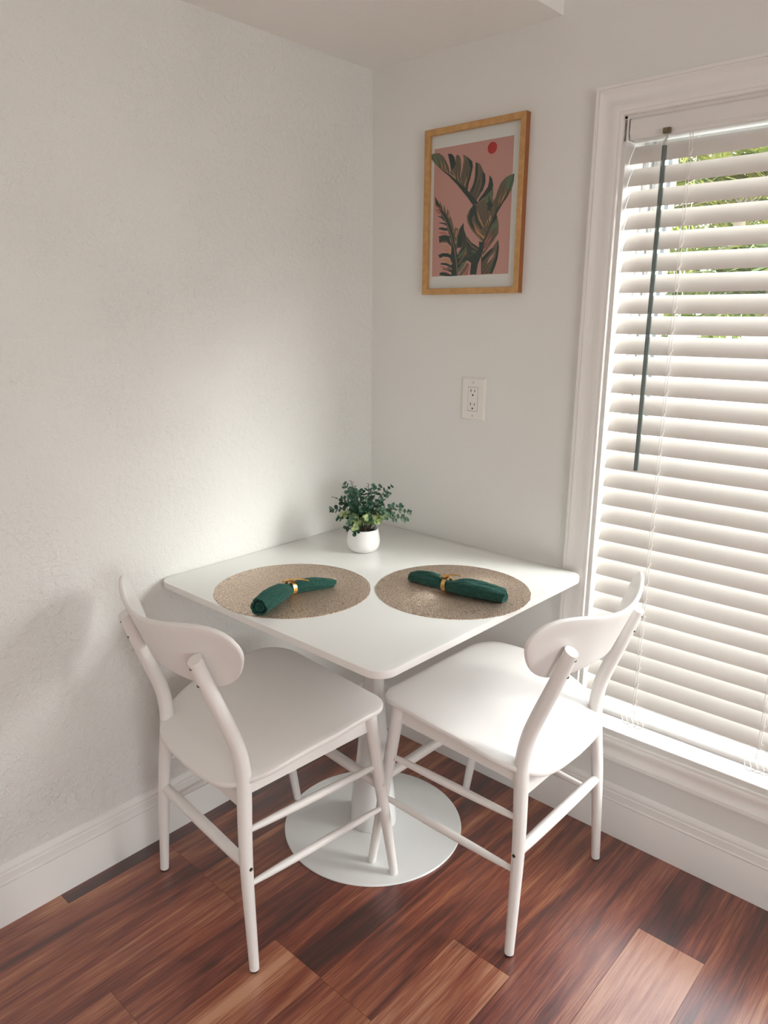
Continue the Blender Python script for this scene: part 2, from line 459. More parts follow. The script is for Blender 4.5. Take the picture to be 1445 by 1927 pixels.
# ladder cords
rung0 = None
for cx in (.950, 1.262):
    bm = bmesh.new()
    for yy, zoff in ((BY-.0165, 0), (BY+.0155, 0)):
        tube(bm, [(cx, yy, 1.80), (cx, yy, .37)], .0009, 6)
    tube(bm, [(cx-.006, BY-.018, 1.80), (cx-.006, BY-.0175, .37)], .0008, 6)
    lc = bobj('ladder_cord', bm, M_cord, smooth=60)
    # little cord loops across every slat
    if rung0 is None:
        bm = bmesh.new(); tube(bm, [(.004, 0, .007), (-.002, -.0025, -.007)], [.0012, .0019], 6)
        rung0 = obj('rung', bm, M_cord, smooth=60); rung0['_t'] = 1; first = True
    else: first = False
    for i in range(29):
        rg = rung0 if first and i == 0 else rung0.copy()
        if not (first and i == 0): COL.objects.link(rg)
        if '_t' in rg: del rg['_t']
        rg.parent = lc; rg.location = Vector((cx, BY-.018, z_in0-i*.0482+.009))-BO
    bm = bmesh.new()   # knotted tails at the bottom rail
    rr = random.Random(int(cx*100))
    for k in range(3):
        x0 = cx-.030+.014*k
        P = [(x0, BY-.030, .366), (x0+.006+.004*rr.random(), BY-.034, .350-.006*rr.random()), (x0+.022, BY-.035, .344+.004*rr.random()), (x0+.034, BY-.033, .356), (x0+.028, BY-.031, .364)]
        tube(bm, catmull(P, 5), .0011, 6)
    bobj('cord_knot', bm, M_cord, lc, smooth=60)
# tilt wand
wand = empty('tilt_wand', (.899, -.010, 1.034)); wand.parent = blind; wand.location = Vector((.899, -.010, 1.034))-BO
bpy.data.objects.remove(wand)
bm = bmesh.new(); tube(bm, [(.898, -.010, 1.772), (.900, -.010, 1.40), (.901, -.010, 1.034)], .0055, 6)
wobj = bobj('tilt_wand', bm, M_wand, smooth=15)
bm = bmesh.new(); tube(bm, [(.898, -.010, 1.772), (.898, -.010, 1.783)], .0045, 8)
tube(bm, catmull([(.898, -.010, 1.783), (.902, -.009, 1.790), (.896, -.007, 1.796), (.899, -.003, 1.802)], 5), .0022, 8)
bobj('hook', bm, M_hook, wobj, smooth=60, label='clear plastic hook')
bm = bmesh.new(); box(bm, .891, .907, -.012, -.002, 1.797, 1.809); box(bm, .894, .904, -.015, -.010, 1.799, 1.807)
bobj('clip', bm, M_clip, wobj, bevel=.001, label='small aged brass clip')

# ---------------------------------------------------------------- pedestal table
TX, TY, TS, TZ, TTH = .0025, -.013, .80, .740, .0175
TR = R(-.605)
tb = empty('pedestal_table', (.403, -.424, 0), label='square white pedestal table with rounded corners, pushed into the room corner', cat='table')
tb_o = Vector((.403, -.424, 0))
def tobj(name, bm, m, parent=None, **k):
    bmesh.ops.translate(bm, verts=bm.verts[:], vec=-tb_o)
    return obj(name, bm, m, parent or tb, **k)
def rrect(corners, r, n=10):
    out = []
    for i, c in enumerate(corners):
        c = Vector(c); a = Vector(corners[i-1]); b = Vector(corners[(i+1) % 4])
        da = (a-c).normalized(); db = (b-c).normalized()
        ctr = c+da*r+db*r
        for k in range(n+1):
            t = k/n*PI/2
            out.append(ctr - db*r*math.cos(t) - da*r*math.sin(t))
    return out
def T(u, v):
    return (max(.002, TX-.008+.0*v + u*math.cos(TR)+v*math.sin(TR)), TY+u*math.sin(TR)-v*math.cos(TR))
cs = [T(0,0), T(TS,0), T(TS,TS), T(0,TS)]
ol = rrect(cs, .042)
bm = bmesh.new()
def offs(pts, d):
    c = Vector((.40, -.41)); out = []
    n = len(pts)
    for i in range(n):
        t = (pts[(i+1) % n]-pts[i-1]).normalized(); nr = Vector((t.y, -t.x))
        if nr.dot(pts[i]-c) < 0: nr = -nr
        out.append(pts[i]-nr*d)
    return out
levels = [(.0015, TZ-TTH, 1), (.0, TZ-TTH+.0015, 1), (.0, TZ-.0018, 1), (.0006, TZ-.0006, 1), (.002, TZ, 0)]
rings = []
for d, z, mi in levels: rings.append([bm.verts.new((p.x, p.y, z)) for p in offs(ol, d)])
n = len(ol)
for j in range(len(rings)-1):
    for k in range(n):
        bm.faces.new((rings[j][k], rings[j][(k+1) % n], rings[j+1][(k+1) % n], rings[j+1][k])).material_index = 1 if j < 3 else 0
bm.faces.new(rings[0][::-1]).material_index = 1; bm.faces.new(rings[-1])
tobj('tabletop', bm, [M_table, M_tedge], smooth=30)
bm = bmesh.new(); c = (.403, -.424)
lathe(bm, [(.0635,.0145),(.0660,.0165),(.0655,.022),(.0610,.085),(.0540,.15),(.0455,.23),(.0365,.32),(.0295,.41),(.0262,.50),(.0252,.60),(.0252,.712)], 48, c)
tobj('column', bm, M_metalw, smooth=40)
bm = bmesh.new(); lathe(bm, [(0,0),(.2485,0),(.2500,.0015),(.2502,.0040),(.2485,.0058),(.238,.0064),(.20,.0078),(.15,.0100),(.10,.0125),(.072,.0145),(.060,.0150),(0,.0150)], 96, c)
tobj('base', bm, M_metalw, smooth=40)
bm = bmesh.new(); box(bm, .403-.11, .403+.11, -.424-.11, -.424+.11, .7125, .7225)
tobj('mounting_plate', bm, M_metalw, bevel=.002)

# ---------------------------------------------------------------- dining chairs (u right, v forward)
def seat_z(v): return .5105+.1144*v-.7606*v*v
def make_chair(label, loc, rz, ft):
    ch = empty('dining_chair', loc, rz, label=label, cat='chair', group='white dining chairs at the corner table')
    # seat
    rf = .075; wf = .2362+(.2362-.2412)*.4; vf = .1813
    half = [(0.0, vf), (.08, vf), (.12, vf-.0005)]
    for k in range(0, 9):
        a = R(90-k*90/8); half.append((wf-rf+rf*math.cos(a), vf-rf+rf*math.sin(a)))
    side = [(wf, vf-rf), (.2385, .06), (.2412, .0), (.2302, -.08), (.215, -.15), (.188, -.20), (.1473, -.235), (.09, -.2485), (0, -.2524)]
    half += [(p.x, p.y) for p in catmull([(x, y, 0) for x, y in side], 4)][1:]
    full = half + [(-x, y) for x, y in half[::-1][1:-1]]
    bm = bmesh.new(); th = .0125
    def ring(t, dz, inset=0.0):
        out = []
        for x, y in full:
            l = math.hypot(x, y+.03) or 1
            k = (l-inset)/l*t
            X, Y = x*k, (y+.03)*k-.03
            dish = -.006*max(0, 1-(X/.2)**2-((Y+.02)/.19)**2)
            out.append(bm.verts.new((X, Y, seat_z(Y)+dish+dz)))
        return out
    seq = [ring(.0001, 0), ring(.3, 0), ring(.6, 0), ring(.8, 0), ring(.93, 0), ring(1, -.0002, .003), ring(1, -.0012, .0010), ring(1, -.0035, 0), ring(1, -th+.003, 0), ring(1, -th+.001, .001), ring(1, -th, .0035), ring(.8, -th), ring(.5, -th), ring(.0001, -th)]
    nn = len(full)
    for a, b in zip(seq, seq[1:]):
        for k in range(nn): bm.faces.new((a[k], a[(k+1) % nn], b[(k+1) % nn], b[k]))
    bmesh.ops.remove_doubles(bm, verts=bm.verts[:], dist=.00012)
    obj('seat', bm, M_white, ch, smooth=60)
    # backrest: bent plywood
    vb, zc, W, At, Ab, pt, pb, B, B4, CT, k2, k4, ti = -.2910, .7056, .2447, .0987, .0289, 2.2, 2.4, -.0797, .1499, .1861, .1193, -.0368, .4071
    out = []
    for k in range(96):
        a = 2*PI*k/96; C_, S_ = math.cos(a), math.sin(a)
        p = pt if S_ >= 0 else pb; A = At if S_ >= 0 else Ab
        s = W*math.copysign(abs(C_)**(2/p), C_); h = A*math.copysign(abs(S_)**(2/p), S_)
        x = s/W; h += B*x*x+B4*x**4+(CT*x*x*(1-x*x) if S_ >= 0 else 0)
        out.append((s, h))
    # resample evenly
    seg = [math.dist(out[i], out[(i+1) % 96]) for i in range(96)]; tot = sum(seg); rs = []; i = 0; acc = 0
    NS = 72
    for k in range(NS):
        d = tot*k/NS
        while acc+seg[i] < d: acc += seg[i]; i += 1
        t = (d-acc)/seg[i]; a, b = out[i], out[(i+1) % 96]; rs.append((a[0]+(b[0]-a[0])*t, a[1]+(b[1]-a[1])*t))
    bm = bmesh.new(); T2 = .0052
    def bring(t, side, inset=0.0):
        r_ = []
        for s, h in rs:
            # shrink towards the long axis of the board
            ax = max(-.165, min(.165, s)); ay = .035+.038*(ax/W)**2
            dx, dy = s-ax, h-ay; l = math.hypot(dx, dy) or 1; k = (l-inset)/l*t
            S, H = ax*(1 if t > .02 else 1)+dx*k, ay+dy*k
            x = S/W; slope = (2*k2*x+4*k4*x**3)/W
            nx, ny, nz = -slope, 1.0, ti; nl = math.sqrt(nx*nx+ny*ny+nz*nz)
            P = Vector((S, vb+k2*x*x+k4*x**4-ti*H, zc+H)) + Vector((nx, ny, nz))/nl*side*T2
            r_.append(bm.verts.new(P))
        return r_
    seq = [bring(.02, 1), bring(.4, 1), bring(.75, 1), bring(1, 1, .0035), bring(1, .8, .0012), bring(1, .3, 0), bring(1, -.3, 0), bring(1, -.8, .0012), bring(1, -1, .0035), bring(.75, -1), bring(.4, -1), bring(.02, -1)]
    for a, b in zip(seq, seq[1:]):
        for k in range(NS): bm.faces.new((a[k], a[(k+1) % NS], b[(k+1) % NS], b[k]))
    for ring_ in (seq[0], seq[-1]):
        for k in range(NS//2-0):
            q = (ring_[k], ring_[(k+1) % NS], ring_[(NS-k-2) % NS], ring_[(NS-k-1) % NS])
            if len(set(q)) >= 3:
                try: bm.faces.new(list(dict.fromkeys(q)))
                except ValueError: pass
    bmesh.ops.remove_doubles(bm, verts=bm.verts[:], dist=.0003)
    obj('backrest', bm, M_white, ch, smooth=60)
    # rear legs, running up into the back posts
    for s, fz in ((-1, ft[0]), (1, ft[1])):
        P = catmull([(s*.2110, -.2212, .004), (s*.1885, -.2160, .254), (s*.1745, -.2055, .41), (s*.1705, -.2035, .470), (s*.1675, -.2120, .527), (s*.1645, -.2300, .582), (s*.1615, -.2530, .642), (s*.1590, -.2755, .703), (s*.1572, -.2945, .757)], 5)
        rad = []
        for p in P:
            z = p.z
            rad.append(.0108+(.0150-.0108)*min(1, z/.30) if z < .30 else (.0150+.0018*min(1, (z-.30)/.15) if z < .60 else .0168-.0016*(z-.60)/.157))
        P = [Vector((s*.2111, -.2212, .0030))]+P; rad = [rad[0]-.0015]+rad
        bm = bmesh.new(); tube(bm, P, rad, 28)
        # slanted flat cut at the top
        bmesh.ops.bisect_plane(bm, geom=bm.verts[:]+bm.edges[:]+bm.faces[:], plane_co=(s*.157, -.293, .748), plane_no=(0, -.50, .86), clear_outer=True)
        es = [e for e in bm.edges if e.is_boundary]
        bmesh.ops.holes_fill(bm, edges=es)
        leg = obj('leg', bm, M_white, ch, smooth=35)
        for zz, vv in ((.733, -.3015), (.692, -.2880)):
            bm = bmesh.new()
            d = Vector((s*.25, -.85, .30)).normalized()
            p0 = Vector((s*.1590, vv+.0010, zz))
            tube(bm, [p0-d*.004, p0+d*.0012], .0040, 14)
            obj('screw', bm, M_screw, leg, smooth=40, label='recessed steel screw')
        bm = bmesh.new(); p0 = Vector((s*.1885+s*.0145, -.214, .252))
        tube(bm, [p0-Vector((s*.004,0,0)), p0+Vector((s*.0008,0,0))], .0042, 14)
        obj('screw', bm, M_screw, leg, smooth=40, label='recessed steel screw')
        bm = bmesh.new(); tube(bm, [(s*.2112, -.2212, 0), (s*.2112, -.2212, .0045)], .0092, 20)
        obj('foot_glide', bm, M_glide, leg, smooth=40, label='dark foot glide')
    # front legs
    for s, fz in ((-1, ft[2]), (1, ft[3])):
        P = [Vector((s*.2036, .1225, .5020)), Vector((s*.2042, .127, .4700)), Vector((s*.2055, .150, .33)), Vector((s*.2075, .181, .15)), Vector((s*.2086, .2050, fz+.0025)), Vector((s*.2086, .2052, fz+.001))]
        bm = bmesh.new(); tube(bm, P, [.0165, .0165, .0152, .0130, .0108, .0095], 28)
        leg = obj('leg', bm, M_white, ch, smooth=35)
        bm = bmesh.new(); tube(bm, [(s*.2086, .2052, fz), (s*.2086, .2052, fz+.002)], .0088, 20)
        obj('foot_glide', bm, M_glide if fz == 0 else M_plug, leg, smooth=40)
        bm = bmesh.new(); p0 = Vector((s*.2060+s*.0148, .1560, .2960))
        tube(bm, [p0-Vector((s*.003,0,0)), p0+Vector((s*.0008,0,0))], .0046, 16)
        obj('plug', bm, M_plug, leg, smooth=40, label='round cover plug')
    # stretchers
    def bar(p0, p1, r0, r1, n=10, name='stretcher'):
        p0, p1 = Vector(p0), Vector(p1); P = [p0.lerp(p1, k/n) for k in range(n+1)]
        rad = [r0+(r1-r0)*math.sin(PI*k/n)**.7 if 0 < k < n else r0 for k in range(n+1)]
        bm = bmesh.new(); tube(bm, P, rad, 20); return obj(name, bm, M_white, ch, smooth=50)
    for s in (-1, 1):
        bar((s*.1815, -.205, .331), (s*.2050, .146, .347), .0060, .0098)
        bar((s*.1925, -.207, .207), (s*.2065, .166, .222), .0060, .0098)
    bar((-.185, -.2145, .254), (.185, -.2145, .254), .0115, .0138)
    bar((-.203, .160, .284), (.203, .160, .284), .0115, .0138)
    # apron rails under the seat
    for s in (-1, 1):
        bm = bmesh.new()
        prof = []
        v0, v1 = -.195, .118
        def zt(v): return seat_z(v)-.0122-(.004 if abs(v) < .1 else 0)
        N_ = 8
        rows = []
        for i in range(N_+1):
            v = v0+(v1-v0)*i/N_; u = .172+(.197-.172)*i/N_
            zb = .418+(.452-.418)*((v+.195)/.33)
            rows.append([bm.verts.new((s*(u-.010), v, zb)), bm.verts.new((s*(u+.010), v, zb)), bm.verts.new((s*(u+.010), v, zt(v))), bm.verts.new((s*(u-.010), v, zt(v)))])
        for a, b in zip(rows, rows[1:]):
            for k in range(4): bm.faces.new((a[k], a[(k+1) % 4], b[(k+1) % 4], b[k]))
        bm.faces.new(rows[0][::-1]); bm.faces.new(rows[-1])
        obj('apron', bm, M_white, ch, smooth=30)
    bm = bmesh.new(); box(bm, -.163, .163, -.212, -.192, .382, .4335); obj('apron', bm, M_white, ch, bevel=.003)
    bm = bmesh.new(); box(bm, -.190, .190, .118, .138, .440, .488); obj('apron', bm, M_white, ch, bevel=.003)
    return ch
# left chair origin (.357,-.725) facing +y turned slightly; right chair (.718,-.339) facing -x
make_chair('white wooden dining chair on the left of the table, beside the blank plaster wall', (.357, -.725, 0), math.atan2(.9957, .0932)-PI/2, (0, 0, .0075, .0065))
make_chair('white wooden dining chair on the right of the table, in front of the window blind', (.718, -.339, 0), math.atan2(.0017, -1.0)-PI/2, (0, 0, .0095, 0))

# ---------------------------------------------------------------- placemats
def placemat(label, c, r, seed):
    rr = random.Random(seed); bm = bmesh.new(); n = 260
    prof = [(0.0, .0014), (.4, .0014), (.8, .0014), (.985, .0014), (1.0, .0011), (1.0, 0), (0, 0)]
    jit = [1+.012*(rr.random()-.5) for _ in range(n)]
    rings = []
    for q, z in prof:
        if q == 0: rings.append([bm.verts.new((0, 0, z))])
        else: rings.append([bm.verts.new((q*r*(jit[k] if q > .9 else 1)*math.cos(2*PI*k/n), q*r*(jit[k] if q > .9 else 1)*math.sin(2*PI*k/n), z)) for k in range(n)])
    for a, b in zip(rings, rings[1:]):
        for k in range(n):
            k2 = (k+1) % n
            if len(a) == 1: bm.faces.new((a[0], b[k], b[k2]))
            elif len(b) == 1: bm.faces.new((a[k], a[k2], b[0]))
            else: bm.faces.new((a[k], a[k2], b[k2], b[k]))
    o = obj('placemat', bm, M_placemat, smooth=50, label=label, cat='placemat', group='round bronze placemats')
    o.location = (c[0], c[1], TZ+.0002); return o
placemat('round bronze lace placemat nearer the left chair, under the bent green napkin', (.312, -.623), .1935, 1)
placemat('round bronze lace placemat nearer the right chair and window, under the straighter green napkin', (.607, -.357), .1925, 2)

# ---------------------------------------------------------------- rolled napkins
def napkin(label, spine, radii, seed, flat=.8):
    """spine: (x, y) points on the placemat, radii: half width per point"""
    rr = random.Random(seed); z0 = TZ+.0018
    P = catmull([(x, y, 0) for x, y in spine], 8)
    RR = [p.x for p in catmull([(r, 0, 0) for r in radii], 8)]
    bm = bmesh.new(); n = 56; rings = []
    m = len(P)
    ph = rr.random()*6
    for i, (p, r) in enumerate(zip(P, RR)):
        t = (P[min(i+1, m-1)]-P[max(i-1, 0)]).normalized(); s = Vector((-t.y, t.x, 0))
        ring = []
        for k in range(n):
            a = 2*PI*k/n
            q = 1+.06*math.sin(3*a+ph+i*.07)+.045*math.sin(6*a+2*ph-i*.16)+.030*math.sin(11*a+i*.45+ph)+.018*math.sin(17*a-i*.8)
            # overlap ridge of the roll, winding slowly around
            d = (a-(1.2+i*.022)) % (2*PI)
            q *= 1+.10*math.exp(-((d)/.5)**2) if d < PI else 1.0
            w = r*q; hgt = r*flat*q
            end = 1.0
            off = .004*math.sin(i*.5)*math.sin(a*2) if i in (0, 1, m-1, m-2) else 0
            ring.append(bm.verts.new(Vector((p.x, p.y, 0))+s*math.cos(a)*w+t*off+Vector((0, 0, max(z0, z0+r*flat*.97+math.sin(a)*hgt)))))
        rings.append(ring)
    for a, b in zip(rings, rings[1:]):
        for k in range(n): bm.faces.new((a[k], a[(k+1) % n], b[(k+1) % n], b[k]))
    # rolled spiral visible at the two ends
    for ring, t in ((rings[0], (P[1]-P[0]).normalized()), (rings[-1], (P[-2]-P[-1]).normalized())):
        c = sum((v.co for v in ring), Vector())/n; prev = ring
        for sc, dp in ((.86, .0005), (.80, .009), (.56, .010), (.52, .002), (.40, .002), (.36, .008), (.15, .009), (.001, .009)):
            cur = [bm.verts.new(c+(v.co-c)*sc+t*dp) for v in ring]
            for k in range(n): bm.faces.new((prev[k], prev[(k+1) % n], cur[(k+1) % n], cur[k]))
            prev = cur
    o = obj('napkin', bm, M_napkin, smooth=70, label=label, cat='napkin', group='rolled green napkins')
    c = Vector((spine[len(spine)//2][0], spine[len(spine)//2][1], TZ))
    o.data.transform(Matrix.Translation(-c)); o.location = c
    return o
napkin('dark green rolled napkin, bent at its gold ring, on the left placemat', [(.388,-.792), (.372,-.752), (.352,-.700), (.340,-.655), (.346,-.620), (.362,-.580), (.378,-.545)],
       [.0215, .0240, .0225, .0150, .0175, .0160, .0110], 5, .90)
napkin('dark green rolled napkin, nearly straight with open flattened end, on the right placemat', [(.487,-.378), (.520,-.374), (.562,-.372), (.602,-.374), (.650,-.370), (.705,-.358), (.752,-.343)],
       [.0120, .0185, .0205, .0150, .0245, .0250, .0200], 9, .82)

def napkin_ring(label, c, ang, leafdirs):
    """gold band around the roll whose ends turn into leaves on top; ang = direction of the roll"""
    bm = bmesh.new(); n = 40; rx, rz, w = .0185, .0168, .0060
    def pt(a, off, d): return Vector((d*w, math.cos(a)*(rx+off), math.sin(a)*(rz+off)+rz))
    secs = [(0, -1), (.0012, -1), (.0012, 1), (0, 1)]
    rings = []
    for k in range(n):
        a = 2*PI*k/n; wf = 1-.25*math.sin(a)
        rings.append([bm.verts.new((d*w*wf, math.cos(a)*(rx+o), math.sin(a)*(rz+o)+rz)) for o, d in secs])
    for k in range(n):
        a, b = rings[k], rings[(k+1) % n]
        for j in range(4): bm.faces.new((a[j], a[(j+1) % 4], b[(j+1) % 4], b[j]))
    ring = obj('napkin_ring', bm, M_gold, smooth=50, label=label, cat='napkin ring', group='gold leaf napkin rings')
    ring.location = (c[0], c[1], TZ+.0022); ring.rotation_euler = (0, 0, ang)
    for (dx, dy, L_, wd, tilt, z0) in leafdirs:
        bm = bmesh.new(); m = 12; th = .0010; rows = []
        d = Vector((dx, dy, 0)).normalized(); s = Vector((-d.y, d.x, 0))
        for i in range(m+1):
            t = i/m; hw = wd*math.sin(PI*min(1, t*.97+.03))**.75*(1-.25*t)
            z = z0+tilt*t*L_ + .0030*math.sin(PI*t)
            p = d*(t*L_-.006); row = []
            for q in (-1, -.5, 0, .5, 1):
                row.append(p+s*q*hw+Vector((0, 0, z+.0018*abs(q))))
            rows.append(row)
        for sgn in (0, -th):
            vv = [[bm.verts.new(p+Vector((0, 0, sgn))) for p in row] for row in rows]
            if sgn == 0: top = vv
            else: bot = vv
        for i in range(m):
            for j in range(4):
                bm.faces.new((top[i][j], top[i][j+1], top[i+1][j+1], top[i+1][j]))
                bm.faces.new((bot[i+1][j], bot[i+1][j+1], bot[i][j+1], bot[i][j]))
            bm.faces.new((top[i][0], top[i+1][0], bot[i+1][0], bot[i][0])); bm.faces.new((top[i+1][4], top[i][4], bot[i][4], bot[i+1][4]))
        bm.faces.new(top[0]+bot[0][::-1]); bm.faces.new(top[m][::-1]+bot[m])
        obj('leaf', bm, M_gold, ring, smooth=50)
    return ring
napkin_ring('gold napkin ring with a long thin leaf, around the napkin on the left placemat', (.340, -.655), R(88), [(.62, -.78, .052, .0060, .02, .0345), (-.75, .60, .026, .0075, -.15, .0345)])
napkin_ring('gold napkin ring with a broad leaf, around the napkin on the right placemat', (.602, -.374), R(2), [(-.45, -.30, .026, .0105, -.05, .0345), (.70, .72, .040, .0070, .02, .0350)])

# ---------------------------------------------------------------- potted plant
PC = Vector((.219, -.270, TZ))
plant = empty('potted_plant', PC, label='small artificial eucalyptus bush in a matt white pot, at the back of the table', cat='plant')
bm = bmesh.new()
lathe(bm, [(0,0),(.029,0),(.0335,.0012),(.0400,.0060),(.0450,.0140),(.0475,.0240),(.0478,.0310),(.0465,.0430),(.0445,.0540),(.0425,.0640),(.0415,.0668),(.0402,.0672),(.0392,.0660),(.0405,.056),(.0415,.045),(.0,.045)], 64)
obj('pot', bm, M_pot, plant, smooth=50)
bm = bmesh.new(); lathe(bm, [(0,.058),(.02,.0575),(.0398,.0555),(.0395,.052),(0,.052)], 40)
obj('soil', bm, M_soil, plant, smooth=50)
EL = Vector((.744, .668, 0)).normalized(); ED = Vector((.668, -.744, 0)).normalized()   # across / towards the room
def leaf(bm, p, d, nrm, L_, W_, mi):
    d = d.normalized(); s = d.cross(nrm).normalized(); nn = s.cross(d).normalized()
    rows = []; m = 5
    for i in range(m+1):
        t = i/m; hw = W_*math.sqrt(max(0, 1-(2*t-1.0)**2))*.5
        if i == 0: hw = W_*.12
        if i == m: hw = W_*.10
        rows.append([p+d*L_*t+s*q*hw+nn*(.10*L_*(q*q)+.10*L_*t*t) for q in (-1, 0, 1)])
    vs = [[bm.verts.new(v) for v in r_] for r_ in rows]
    for a, b in zip(vs, vs[1:]):
        for j in (0, 1):
            f = bm.faces.new((a[j], a[j+1], b[j+1], b[j])); f.material_index = mi; f.smooth = True
prn = random.Random(21)
def sprig(lat, z, dep, big=.016, mi=0, nl=7, start=.25, bare=0.0, side=0.0):
    """tip given as (across, height above table, towards room)"""
    tip = EL*lat+ED*dep+Vector((0, 0, z))
    base = Vector((tip.x*.12+prn.uniform(-.012, .012), tip.y*.12+prn.uniform(-.012, .012), .056))
    mid = base.lerp(tip, .5)+Vector((0, 0, .018+.12*abs(lat)))+EL*side
    P = catmull([base, mid, tip], 8)
    bm = bmesh.new(); tube(bm, P, [.0012-.0006*i/(len(P)-1) for i in range(len(P))], 6, mi=0)
    for k in range(nl):
        t = start+(1-bare-start)*k/max(1, nl-1)
        x = t*(len(P)-1); i = min(len(P)-2, int(x)); p = P[i].lerp(P[i+1], x-i)
        tg = (P[i+1]-P[i]).normalized()
        sz = big*1.28*(1.05-.5*t)*prn.uniform(.8, 1.15)
        a0 = k*1.35+prn.random()
        s1 = tg.cross(Vector((.3, .2, 1))).normalized(); s2 = tg.cross(s1).normalized()
        for q in (0, PI):
            dr = s1*math.cos(a0+q)+s2*math.sin(a0+q)+tg*.55
            nrm = (tg*.9+ED*.6+Vector((0, 0, .5))+Vector((prn.uniform(-.4,.4), prn.uniform(-.4,.4), prn.uniform(-.2,.4)))).normalized()
            m2 = mi if prn.random() < .72 else prn.choice([0, 1, 3, mi])
            leaf(bm, p+dr.normalized()*.001, dr, nrm, sz, sz*.95, 1+m2)
    if bare:
        for k in range(5):
            t = 1-bare+bare*k/5; x = t*(len(P)-1); i = min(len(P)-2, int(x)); p = P[i].lerp(P[i+1], x-i)
            tg = (P[i+1]-P[i]).normalized(); s1 = EL*(1 if k % 2 else -1)
            tube(bm, [p, p+(tg*.5+s1).normalized()*.0075], [.0006, .0004], 4, mi=0)
    else:
        leaf(bm, tip, (P[-1]-P[-2]), ED, big*.5, big*.4, 1+mi)
    o = obj('sprig', bm, [M_twig]+M_lf, plant)
    return o
S = [(-.036,.208,0,.017,0,6,.2,.30), (.014,.200,.0,.015,0,6,.2,.28), (-.052,.196,.01,.016,0,7,.2), (-.040,.180,.03,.019,0,6,.2), (-.088,.162,.01,.014,1,5,.25,.40),
     (-.090,.124,.01,.015,1,7,.3), (-.058,.120,.05,.016,2,6,.3), (-.060,.150,-.02,.016,0,6,.3), (-.030,.155,.05,.020,1,6,.3), (-.01,.178,.02,.017,0,7,.2),
     (.030,.190,.01,.016,0,7,.2), (.048,.184,-.01,.016,0,6,.25), (.070,.172,.01,.014,0,7,.3), (.078,.184,-.03,.012,1,6,.3), (.020,.150,.05,.019,1,6,.3),
     (.015,.118,.075,.019,2,6,.35), (.038,.105,.070,.019,2,6,.35), (-.020,.092,.075,.018,2,6,.35), (-.036,.100,.060,.017,3,6,.35), (.055,.130,.04,.015,3,7,.3),
     (.132,.118,.010,.013,3,9,.3), (.124,.098,.020,.015,3,8,.35), (.108,.132,.0,.015,0,7,.35), (.090,.102,.03,.015,3,7,.35), (-.045,.080,.045,.014,1,5,.4),
     (.0,.165,-.03,.017,1,6,.2), (.050,.150,.03,.017,1,6,.3), (-.07,.100,.02,.015,1,6,.35), (.0,.140,.06,.018,1,6,.3), (.062,.115,.055,.015,2,6,.4), (-.02,.070,.058,.017,1,4,.5), (.012,.130,.04,.018,3,6,.3)]
for s in S:
    sprig(s[0], s[1], s[2], s[3], s[4], s[5], s[6], s[7] if len(s) > 7 else 0.0)

# ---------------------------------------------------------------- framed print
FX0, FX1, FZ0, FZ1 = .2165, .5415, 1.4625, 1.8985
FC = Vector(((FX0+FX1)/2, 0, FZ0))
pic = empty('framed_print', FC, label='tropical leaf print on pink in a golden wooden frame, hung left of the window', cat='picture')
def pobj(name, bm, m, parent=None, **k):
    bmesh.ops.translate(bm, verts=bm.verts[:], vec=-FC)
    return obj(name, bm, m, parent or pic, **k)
bm = bmesh.new()
PF = [(0,.0005),(0,.0205),(.0008,.0215),(.0152,.0215),(.016,.0205),(.016,.0085),(.012,.0085),(.012,.0005)]
cor = [((FX0,0,FZ0),((1,0,1),(0,-1,0))), ((FX1,0,FZ0),((-1,0,1),(0,-1,0))), ((FX1,0,FZ1),((-1,0,-1),(0,-1,0))), ((FX0,0,FZ1),((1,0,-1),(0,-1,0)))]
sweep_profile(bm, [c_[0] for c_ in cor], PF, [c_[1] for c_ in cor], close=True)
for f in bm.faces:
    c_ = f.calc_center_median()
    if c_.x > FX1-.0002 or c_.x < FX0+.0002: f.material_index = 1
pobj('frame', bm, [M_fwood, M_fside])
PALETTE = {'D': (.020,.040,.033), 'B': (.150,.108,.072), 'G': (.115,.165,.095), 'O': (.52,.27,.13), 'R': (.44,.15,.115), 'L': (.22,.16,.11), 'P': (.56,.29,.255), 'S': (.46,.018,.020)}
keys = list(PALETTE)
pm = [mat('print_paper', (.74,.73,.71), .6)[0], mat('print_pink', (.56,.29,.255), .6)[0]]+[mat('print_ink_'+{'D':'dark_green','B':'umber','G':'sage','O':'orange','R':'coral','L':'tan','P':'rose','S':'red'}[k], PALETTE[k], .6)[0] for k in keys]
